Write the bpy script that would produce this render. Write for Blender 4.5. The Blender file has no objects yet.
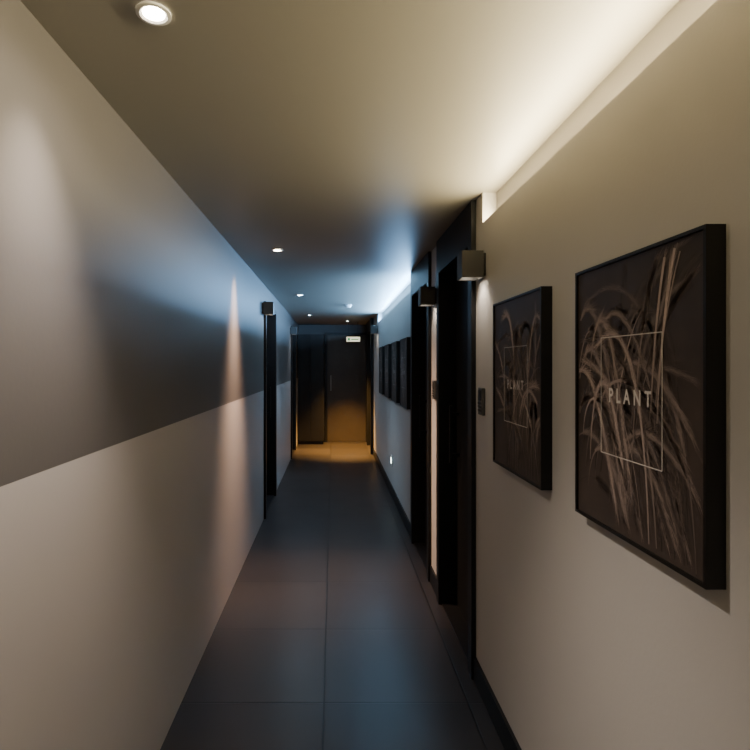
import bpy, bmesh, math, random
from mathutils import Vector, Matrix
D=bpy.data; S=bpy.context.scene
def link(o,parent=None):
    S.collection.objects.link(o)
    if parent: o.parent=parent
    return o
def mat(name,col,rough=.5,spec=.5,metal=0,noise=0,nscale=8,bump=0,bscale=60,emit=None,estr=0,rn=0):
    m=D.materials.new(name); m.use_nodes=True; nt=m.node_tree; b=nt.nodes['Principled BSDF']
    b.inputs['Base Color'].default_value=(*col,1); b.inputs['Roughness'].default_value=rough
    b.inputs['Metallic'].default_value=metal; b.inputs['Specular IOR Level'].default_value=spec
    tc=nt.nodes.new('ShaderNodeTexCoord')
    if noise:
        n=nt.nodes.new('ShaderNodeTexNoise'); n.inputs['Scale'].default_value=nscale; n.inputs['Detail'].default_value=5
        nt.links.new(tc.outputs['Object'],n.inputs['Vector'])
        r=nt.nodes.new('ShaderNodeMapRange'); r.inputs['To Min'].default_value=1-noise; r.inputs['To Max'].default_value=1+noise
        nt.links.new(n.outputs['Fac'],r.inputs['Value'])
        v=nt.nodes.new('ShaderNodeVectorMath'); v.operation='SCALE'; v.inputs[0].default_value=col
        nt.links.new(r.outputs[0],v.inputs['Scale']); nt.links.new(v.outputs[0],b.inputs['Base Color'])
    if bump:
        n=nt.nodes.new('ShaderNodeTexNoise'); n.inputs['Scale'].default_value=bscale; n.inputs['Detail'].default_value=3
        nt.links.new(tc.outputs['Object'],n.inputs['Vector'])
        bp=nt.nodes.new('ShaderNodeBump'); bp.inputs['Strength'].default_value=bump; bp.inputs['Distance'].default_value=.002
        nt.links.new(n.outputs['Fac'],bp.inputs['Height']); nt.links.new(bp.outputs[0],b.inputs['Normal'])
    if emit:
        b.inputs['Emission Color'].default_value=(*emit,1); b.inputs['Emission Strength'].default_value=estr
    return m
M_wr=mat('wall_paint_beige',(.48,.46,.44),.5,.35,noise=.04,nscale=3,bump=.15,bscale=90)
M_wl_up=mat('wall_paint_charcoal',(.10,.093,.090),.44,.30,noise=.05,nscale=3,bump=.1,bscale=70)
M_wl_lo=mat('wall_paint_lightgrey',(.42,.395,.392),.40,.5,noise=.04,nscale=3,bump=.1,bscale=70)
M_ceil=mat('ceiling_paint',(.265,.25,.218),.45,.4,noise=.03,nscale=2,bump=.1,bscale=60)
M_black=mat('black_frame_lacquer',(.006,.006,.007),.4,.3,noise=.1)
M_door=mat('dark_door_veneer',(.008,.008,.008),.45,.3,noise=.25,nscale=12)
M_frame=mat('poster_frame_black',(.005,.005,.005),.4,.3,noise=.1)
M_steel=mat('brushed_steel',(.35,.34,.33),.35,.5,1,noise=.1,nscale=30)
M_sconce=mat('sconce_grey_metal',(.045,.043,.042),.5,.4,.2,noise=.08,nscale=20)
M_plastic=mat('keypad_grey_plastic',(.07,.07,.07),.4,.5,noise=.05)
M_white=mat('white_plastic',(.7,.7,.68),.4,.5,noise=.02)
M_bronze=mat('bronze_door_metal',(.052,.042,.034),.42,.5,.4,noise=.2,nscale=6)
M_lampW=mat('lamp_warm_glow',(1,.9,.75),.5,emit=(1,.88,.7),estr=60,noise=.01)
M_lampB=mat('lamp_cool_glow',(.8,.9,1),.5,emit=(.75,.9,1),estr=80,noise=.01)
M_exit=mat('exit_sign_face',(.6,.7,.6),.5,emit=(.9,.85,.6),estr=1.5,noise=.01)
M_green=mat('exit_sign_green',(.02,.25,.1),.5,emit=(.05,.5,.2),estr=.5,noise=.01)
M_canvas=mat('poster_print_base',(.050,.037,.032),.5,.3,noise=.6,nscale=7)
M_ink=mat('poster_white_ink',(.62,.57,.53),.5,.3,noise=.03)
M_grass=mat('poster_grass_print',(.2,.15,.12),.55,.3)
nt=M_grass.node_tree; a=nt.nodes.new('ShaderNodeAttribute'); a.attribute_name='Col'
nt.links.new(a.outputs['Color'],nt.nodes['Principled BSDF'].inputs['Base Color'])
# floor
M_floor=D.materials.new('floor_dark_tile'); M_floor.use_nodes=True; nt=M_floor.node_tree; b=nt.nodes['Principled BSDF']
tc=nt.nodes.new('ShaderNodeTexCoord'); mp=nt.nodes.new('ShaderNodeMapping'); mp.inputs['Location'].default_value=(.04,.25,0)
br=nt.nodes.new('ShaderNodeTexBrick'); br.offset=0; br.inputs['Scale'].default_value=1
br.inputs['Brick Width'].default_value=.64; br.inputs['Row Height'].default_value=.64; br.inputs['Mortar Size'].default_value=.0045; br.inputs['Mortar Smooth'].default_value=.3
br.inputs['Color1'].default_value=(.016,.0135,.0135,1); br.inputs['Color2'].default_value=(.026,.022,.0215,1); br.inputs['Mortar'].default_value=(.003,.003,.003,1)
nt.links.new(tc.outputs['Object'],mp.inputs[0]); nt.links.new(mp.outputs[0],br.inputs['Vector'])
n=nt.nodes.new('ShaderNodeTexNoise'); n.inputs['Scale'].default_value=3; n.inputs['Detail'].default_value=3
nt.links.new(tc.outputs['Object'],n.inputs['Vector'])
r=nt.nodes.new('ShaderNodeMapRange'); r.inputs['To Min'].default_value=.30; r.inputs['To Max'].default_value=.38
nt.links.new(n.outputs['Fac'],r.inputs['Value']); nt.links.new(r.outputs[0],b.inputs['Roughness'])
b.inputs['Specular IOR Level'].default_value=.32
nt.links.new(br.outputs['Color'],b.inputs['Base Color'])
bp=nt.nodes.new('ShaderNodeBump'); bp.inputs['Strength'].default_value=.5; bp.inputs['Distance'].default_value=.002; bp.invert=True
nt.links.new(br.outputs['Fac'],bp.inputs['Height']); nt.links.new(bp.outputs[0],b.inputs['Normal'])

def boxes(name,bl,mats,parent=None,bevel=0):
    bm=bmesh.new()
    for t in bl:
        x0,x1,y0,y1,z0,z1=t[:6]; mi=t[6] if len(t)>6 else 0
        g=bmesh.ops.create_cube(bm,size=1,matrix=Matrix.Translation(((x0+x1)/2,(y0+y1)/2,(z0+z1)/2))@Matrix.Diagonal((x1-x0,y1-y0,z1-z0,1)))
        for f in {f for v in g['verts'] for f in v.link_faces}: f.material_index=mi
    me=D.meshes.new(name); bm.to_mesh(me); bm.free()
    for m in mats: me.materials.append(m)
    o=D.objects.new(name,me); link(o,parent)
    if bevel:
        md=o.modifiers.new('bevel','BEVEL'); md.width=bevel; md.segments=2
    return o
def empty(name,loc=(0,0,0)):
    e=D.objects.new(name,None); e.empty_display_size=.1; e.location=loc; return link(e)
def cyl(bm,r,z0,z1,c=(0,0),seg=32,r2=None,mi=0):
    g=bmesh.ops.create_cone(bm,cap_ends=True,segments=seg,radius1=r,radius2=r if r2 is None else r2,depth=z1-z0,matrix=Matrix.Translation((c[0],c[1],(z0+z1)/2)))
    for f in {f for v in g['verts'] for f in v.link_faces}: f.material_index=mi

XL,XR=-.674,.682; H=2.286; Y0,Y1=-3.2,10.15; LED=2.148; XB=.747; XO=.95
BAND=1.253
# ---- shell
boxes('floor',[(XL-.3,XO,Y0-.1,Y1+.1,-.1,0)],[M_floor])
boxes('ceiling',[(XL-.3,XO,Y0-.1,Y1+.1,H,H+.1)],[M_ceil])
boxes('wall_back',[(XL-.3,XO,Y0-.1,Y0,0,H)],[M_wr])
boxes('wall_end',[(XL-.3,XO,Y1,Y1+.1,0,H)],[M_wl_up])
def lw(y0,y1): return [(XL-.3,XL,y0,y1,0,BAND,1),(XL-.3,XL,y0,y1,BAND,H,0)]
DL=[(5.08,6.0),(8.3,9.2)]; DT=2.12
b_=lw(Y0,DL[0][0])+lw(DL[0][1],DL[1][0])+lw(DL[1][1],Y1)
for d in DL: b_.append((XL-.3,XL,d[0],d[1],DT,H,0)); b_.append((XL-.3,XL-.16,d[0],d[1],0,DT,0))
boxes('wall_left',b_,[M_wl_up,M_wl_lo])
D3=(8.75,9.75)
DR=[(2.5,3.30,H),(3.62,4.41,H),(D3[0],D3[1],H)]
b_=[(XR,XB,Y0,2.37,0,LED),(XB,XO,Y0,2.37,0,H),(XR,XO,2.37,2.5,0,H),(XR,XO,3.30,3.62,0,H),
    (XR,XO,4.41,4.5,0,H),(XR,XB,4.5,7.85,0,LED),(XB,XO,4.5,7.85,0,H),(XR,XO,7.85,D3[0],0,H),(XR,XO,D3[1],Y1,0,H)]
for d in DR: b_.append((XR+.18,XO,d[0],d[1],0,H))
boxes('wall_right',b_,[M_wr])
t=.013
boxes('baseboard_right',[(XR-t,XR,a,c,0,.11) for a,c in [(Y0,2.475),(3.325,3.595),(4.435,D3[0]-.025),(D3[1]+.025,Y1-.06)]],[M_black])

# ---- doors
def door(name,side,y0,y1,top,prot=.022):
    e=empty(name); s=1 if side=='R' else -1; X=XR if s>0 else XL
    def bx(a,b,*r): 
        p,q=X+s*a,X+s*b
        return (min(p,q),max(p,q),*r)
    jw=.045; ht=2.08
    fr=[bx(-prot,.12,y0-.02,y0+jw,0,top),bx(-prot,.12,y1-jw,y1+.02,0,top),bx(-prot,.12,y0+jw,y1-jw,ht,top)]
    boxes('frame',fr,[M_black],e)
    boxes('leaf',[bx(.09,.13,y0+jw,y1-jw,.005,ht)],[M_door],e,.002)
    boxes('threshold',[bx(0,.09,y0+jw,y1-jw,0,.008)],[M_black],e)
    yh=y1-jw-.07
    boxes('handle',[bx(.03,.05,yh-.01,yh+.01,.9,1.25),bx(.05,.09,yh-.008,yh+.008,.94,.96),bx(.05,.09,yh-.008,yh+.008,1.19,1.21)],[M_black],e,.002)
    boxes('hinge',[bx(.082,.09,y0+jw,y0+jw+.012,z,z+.1) for z in (.25,1.0,1.8)],[M_steel],e)
    return e
door('door_1','R',DR[0][0],DR[0][1],H); door('door_2','R',DR[1][0],DR[1][1],H); door('door_3','R',D3[0],D3[1],H,.05)
door('door_4','L',5.08,6.0,DT); door('door_5','L',8.3,9.2,DT)
# end door
e=empty('door_6')
x0,x1=-.11,.64
boxes('frame',[(x0-.05,x0,Y1-.05,Y1,0,2.13),(x1,XR,Y1-.05,Y1,0,2.13),(x0,x1,Y1-.05,Y1,2.08,2.13)],[M_black],e)
boxes('leaf',[(x0,x1,Y1-.035,Y1,.005,2.08)],[M_bronze],e,.002)
boxes('handle',[(x0+.06,x0+.08,Y1-.09,Y1-.075,1.0,1.3),(x0+.062,x0+.078,Y1-.075,Y1-.035,1.03,1.05),(x0+.062,x0+.078,Y1-.075,Y1-.035,1.25,1.27)],[M_steel],e,.002)
# tall cabinet
e=empty('tall_black_cabinet')
boxes('carcass',[(XL+.01,-.17,Y1-.32,Y1-.02,.06,2.08),(XL+.03,-.19,Y1-.30,Y1-.03,0,.06)],[M_door],e)
boxes('cabinet_door',[(XL+.014,-.424,Y1-.34,Y1-.32,.065,2.075),(-.420,-.174,Y1-.34,Y1-.32,.065,2.075)],[M_black],e,.002)
boxes('knob',[(-.45,-.44,Y1-.36,Y1-.34,1.0,1.15),(-.404,-.394,Y1-.36,Y1-.34,1.0,1.15)],[M_black],e,.002)

# ---- exit sign, hung from ceiling
e=empty('exit_sign'); ye=9.5
boxes('housing',[(.24,.50,ye,ye+.03,1.92,2.02)],[M_white],e,.004)
boxes('face',[(.25,.49,ye-.004,ye,1.93,2.01)],[M_exit],e)
boxes('pictogram',[(.27,.31,ye-.006,ye-.004,1.945,1.995),(.33,.47,ye-.006,ye-.004,1.96,1.98)],[M_green],e)
boxes('stem',[(.28,.288,ye+.011,ye+.019,2.02,H),(.452,.46,ye+.011,ye+.019,2.02,H)],[M_black],e)

# ---- sconces
def sconce(y,z,side='R',col=(1,.85,.68),pw=2.5,lamp=None):
    e=empty('square_wall_sconce'); s=1 if side=='R' else -1; X=XR if s>0 else XL
    def bx(a,b,*r):
        p,q=X-s*a,X-s*b
        return (min(p,q),max(p,q),*r)
    w=.048;h=.06;d=.108;t=.005
    boxes('housing',[bx(.012,d,y-w,y-w+t,z-h,z+h),bx(.012,d,y+w-t,y+w,z-h,z+h),bx(d-t,d,y-w+t,y+w-t,z-h,z+h),bx(.012,.012+t,y-w+t,y+w-t,z-h,z+h),bx(.017,d-t,y-w+t,y+w-t,z+h-t,z+h)],[M_sconce],e,.0015)
    boxes('backplate',[bx(0,.012,y-w+.008,y+w-.008,z-h+.01,z+h-.01)],[M_black],e)
    bm=bmesh.new(); cx=X-s*.06; cyl(bm,.022,z-h+.03,z-h+.034,(cx,y),mi=0); cyl(bm,.03,z-h+.034,z+h-.006,(cx,y),mi=1)
    me=D.meshes.new('lamp'); bm.to_mesh(me); bm.free(); me.materials.append(lamp or M_lampW); me.materials.append(M_sconce)
    link(D.objects.new('lamp',me),e)
    if pw:
        l=D.lights.new('bulb','SPOT'); l.energy=pw; l.color=col; l.spot_size=math.radians(105); l.spot_blend=.5; l.shadow_soft_size=.015
        o=D.objects.new('bulb',l); o.location=(cx,y,z-h+.026); link(o,e)
sconce(2.36,1.95,pw=5); sconce(3.46,1.955,pw=3)
sconce(4.98,2.04,'L',col=(.8,.9,1),pw=2); sconce(8.2,2.04,'L',col=(1,.85,.7),pw=3); sconce(7.95,2.04,'R',pw=3)

# ---- keypads
def keypad(y,z):
    e=empty('wall_keypad')
    boxes('body',[(XR-.016,XR,y-.032,y+.032,z-.062,z+.062)],[M_plastic],e,.004)
    boxes('screen',[(XR-.018,XR-.016,y-.024,y+.024,z+.005,z+.05)],[M_black],e)
    boxes('key',[(XR-.019,XR-.016,y-.024+i*.018,y-.012+i*.018,z-.045+j*.016,z-.035+j*.016) for i in range(3) for j in range(3)],[M_sconce],e)
keypad(2.36,1.335); keypad(3.46,1.335)
e=empty('wall_night_light')
boxes('plate',[(XR-.01,XR,5.96,6.04,.34,.46)],[M_white],e,.003)
boxes('lens',[(XR-.014,XR-.01,5.975,6.025,.37,.43)],[mat('night_light_lens',(.8,.9,.8),.4,emit=(.8,1,.85),estr=8,noise=.01)],e)

# ---- downlights
def downlight(x,y,col,pw,lamp,size=80,wide=None,sy=1,blend=.7,soft=.02):
    e=empty('recessed_downlight')
    bm=bmesh.new(); z=H
    seg=40; rs=[(.038,z-.0005),(.038,z-.005),(.030,z-.006),(.024,z-.002)]
    rows=[[bm.verts.new((x+r*math.cos(2*math.pi*k/seg),y+r*math.sin(2*math.pi*k/seg),zz)) for k in range(seg)] for r,zz in rs]
    for a_,b2 in zip(rows,rows[1:]):
        for k in range(seg): bm.faces.new((a_[k],a_[(k+1)%seg],b2[(k+1)%seg],b2[k]))
    me=D.meshes.new('trim_ring'); bm.to_mesh(me); bm.free(); me.materials.append(M_white); link(D.objects.new('trim_ring',me),e)
    bm=bmesh.new(); cyl(bm,.024,z-.003,z-.0005,(x,y)); me=D.meshes.new('lens'); bm.to_mesh(me); bm.free(); me.materials.append(lamp); link(D.objects.new('lens',me),e)
    for nm,p,sz,bl in (('beam',pw,size,blend),('spill',pw*.3 if wide is None else wide,160,1)):
        if not p: continue
        l=D.lights.new(nm,'SPOT'); l.energy=p; l.color=col; l.spot_size=math.radians(sz); l.spot_blend=bl; l.shadow_soft_size=soft if nm=='beam' else .02
        o=D.objects.new(nm,l); o.location=(x,y,z-.012); link(o,e)
        if nm=='beam': o.scale=(1,sy,1)
W=(1,.87,.76); C=(.62,.80,1)
downlight(-.40,-1.23,W,60,M_lampW); downlight(-.40,1.16,(1,.86,.73),120,M_lampW,112,16,.5,.9)
downlight(-.38,3.55,(1,.64,.42),430,M_lampW,132,6,.27,1,.03); downlight(-.37,5.84,C,60,M_lampB,90,35)
downlight(-.37,8.2,C,35,M_lampB,90,20); downlight(.26,9.25,(1,.50,.11),3000,M_lampW,64,2,1,.9)
# smoke detector
bm=bmesh.new(); cyl(bm,.05,H-.012,H,(.2,6.8)); cyl(bm,.03,H-.035,H-.012,(.2,6.8),r2=.042)
me=D.meshes.new('smoke_detector'); bm.to_mesh(me); bm.free(); me.materials.append(M_white); link(D.objects.new('smoke_detector',me))

# ---- cove LED strips
def cove(y0,y1,col,pw,dz=.12):
    e=empty('cove_led_strip')
    boxes('profile',[(XB-.010,XB,y0,y1,LED,LED+.004)],[M_white],e)
    l=D.lights.new('led','AREA'); l.shape='RECTANGLE'; l.size=.012; l.size_y=y1-y0; l.energy=pw; l.color=col
    o=D.objects.new('led',l)
    d=Vector((-1,0,dz)).normalized(); z=-d; yv=Vector((0,1,0)); xv=yv.cross(z)
    o.matrix_world=Matrix.Translation((XB-.008,(y0+y1)/2,LED+.012))@Matrix((xv,yv,z)).transposed().to_4x4(); link(o,e)
cove(-3.0,2.33,(1,.83,.49),118)
cove(4.55,7.8,(.28,.58,1),165)

# ---- posters
PW,PH=.488,.635; PD=.035
def art(seed,kind):
    rnd=random.Random(seed); bm=bmesh.new(); cl=bm.loops.layers.float_color.new('Col')
    hw,hh=PW/2-.010,PH/2-.010; lay=[0]
    def face(pts,c):
        if any(abs(p[0])>hw or abs(p[1])>hh for p in pts): return
        f=bm.faces.new([bm.verts.new((p[0],p[1],PD-.0058+lay[0])) for p in pts])
        for l in f.loops: l[cl]=(*c,1)
    def bez(p,u):
        q=[(1-u)**3,3*u*(1-u)**2,3*u*u*(1-u),u**3]
        return Vector((sum(q[i]*p[i][0] for i in range(4)),sum(q[i]*p[i][1] for i in range(4))))
    def tan(p,u): return (bez(p,min(1,u+.01))-bez(p,max(0,u-.01))).normalized()
    def strip(p,w,c0,c1,n=24):
        lay[0]+=.000005
        pr=None
        for i in range(n+1):
            u=i/n; a=bez(p,u); tn=tan(p,u); nn=Vector((-tn.y,tn.x))
            ww=w*(math.sin(math.pi*(.12+.86*u))**.8)
            cur=(a+nn*ww/2,a-nn*ww/2)
            if pr:
                k=math.sin(math.pi*u); c=tuple(c0[j]*(1-k)+c1[j]*k for j in range(3))
                face([pr[0],pr[1],cur[1],cur[0]],c)
            pr=cur
    def head(p,u0,spread,L,c,nh):
        lay[0]+=.000005
        for i in range(nh):
            u=u0+(1-u0)*rnd.random(); a=bez(p,u); tn=tan(p,u)
            an=rnd.gauss(0,spread); d=Vector((tn.x*math.cos(an)-tn.y*math.sin(an),tn.x*math.sin(an)+tn.y*math.cos(an)))
            off=Vector((-tn.y,tn.x))*rnd.gauss(0,.0045)
            l=L*rnd.uniform(.5,1.1); nn=Vector((-d.y,d.x))*.0006
            k=rnd.uniform(.4,1.3)*math.exp(-(off.length/.008)**2); a=a+off; face([a+nn,a-nn,a+d*l],tuple(x*k+b0 for x,b0 in zip(c,(.03,.022,.019))))
    base=Vector((.44,.34,.30))*(1 if kind==0 else 1.15)
    N=84 if kind==0 else 64
    for i in range(N):
        k=(i/N)**3
        if kind==0:
            q=rnd.random()
            if q<.6:
                sx=rnd.uniform(-.30,-.02); sy=rnd.uniform(-.3,-.0); h=rnd.uniform(.1,.36); dx=rnd.uniform(.14,.36)
                p=[(sx,sy),(sx+dx*.05,sy+h*.8),(sx+dx*.5,sy+h*1.25),(sx+dx,sy-rnd.uniform(-.08,.25))]
            elif q<.82:
                sx=rnd.uniform(-.1,.1); sy=rnd.uniform(-.2,.0); h=rnd.uniform(.3,.5); dx=rnd.uniform(.1,.25)
                p=[(sx,sy),(sx+dx*.1,sy+h*.5),(sx+dx*.5,sy+h*.95),(sx+dx,sy+h)]
            else:
                sx=rnd.uniform(0,.3); sy=-.34; h=rnd.uniform(.35,.62); dx=-rnd.uniform(.15,.4)
                p=[(sx,sy),(sx+dx*.05,sy+h*.7),(sx+dx*.4,sy+h*1.1),(sx+dx,sy+h*.95)]
        else:
            sx=rnd.uniform(-.1,.22); sy=-.30
            h=rnd.uniform(.2,.6); dx=rnd.uniform(-.4,.35)
            p=[(sx,sy),(sx+dx*.1,sy+h*.6),(sx+dx*.4,sy+h*1.05),(sx+dx,sy+h*rnd.uniform(.6,1.05))]
        c=base*(.11+.89*k)*rnd.uniform(.7,1.2)
        strip(p,rnd.uniform(.0015,.005)*(1.5 if kind==0 else 1),c*.4,c)
        if rnd.random()<.8: head(p,rnd.uniform(.25,.5),.10,rnd.uniform(.03,.07),tuple(c*1.1),420)
    me=D.meshes.new('grass_print'); bm.to_mesh(me); bm.free(); me.materials.append(M_grass); return me
def textmesh():
    c=D.curves.new('t','FONT'); c.body='PLANT'; c.size=.046; c.align_x='CENTER'; c.align_y='CENTER'; c.space_character=1.7; c.offset=.0011
    o=D.objects.new('t',c); S.collection.objects.link(o); bpy.context.view_layer.update()
    me=D.meshes.new_from_object(o.evaluated_get(bpy.context.evaluated_depsgraph_get())); D.objects.remove(o)
    me.transform(Matrix.Diagonal((.80,1,1,1)))
    me.materials.clear(); me.materials.append(M_ink); return me
TXT=textmesh(); ARTS=[art(3,0),art(11,1)]
def bxl(name,bl,m,e,bev=0): return boxes(name,bl,[m],e,bev)
def poster(y,kind,scale_txt=1):
    e=empty('framed_plant_poster')
    fw=.007
    bxl('frame',[(-PW/2,-PW/2+fw,-PH/2,PH/2,0,PD),(PW/2-fw,PW/2,-PH/2,PH/2,0,PD),(-PW/2+fw,PW/2-fw,PH/2-fw,PH/2,0,PD),(-PW/2+fw,PW/2-fw,-PH/2,-PH/2+fw,0,PD)],M_frame,e)
    bxl('print_panel',[(-PW/2+fw,PW/2-fw,-PH/2+fw,PH/2-fw,.004,PD-.006)],M_canvas,e)
    link(D.objects.new('grass_print',ARTS[kind]),e)
    z0=PD-.0045;z1=PD-.004; a,b2,tk=.117,.138,.0010
    bxl('line_border',[(-a,a,b2-tk,b2+tk,z0,z1),(-a,a,-b2-tk,-b2+tk,z0,z1),(-a-tk,-a+tk,-b2,b2,z0,z1),(a-tk,a+tk,-b2,b2,z0,z1)],M_ink,e)
    o=D.objects.new('title',TXT); o.location=(0,0,z1); link(o,e)
    Rm=Matrix(((0,0,-1),(-1,0,0),(0,1,0))).to_4x4()
    e.matrix_world=Matrix.Translation((XR,y,1.4275))@Rm
poster(1.146,0); poster(1.861,1)
for i in range(4): poster(4.80+.76*i,i%2)

w=D.worlds.new('World'); S.world=w; w.use_nodes=True; w.node_tree.nodes['Background'].inputs[0].default_value=(.02,.025,.03,1)
c=D.cameras.new('cam'); c.sensor_width=36; c.lens=36*520/750; c.shift_x=(375-333)/750; c.shift_y=-(375-365)/750; c.clip_start=.02
o=D.objects.new('cam',c); o.location=(0,0,1.5); o.rotation_euler=(math.radians(90),0,0); link(o); S.camera=o
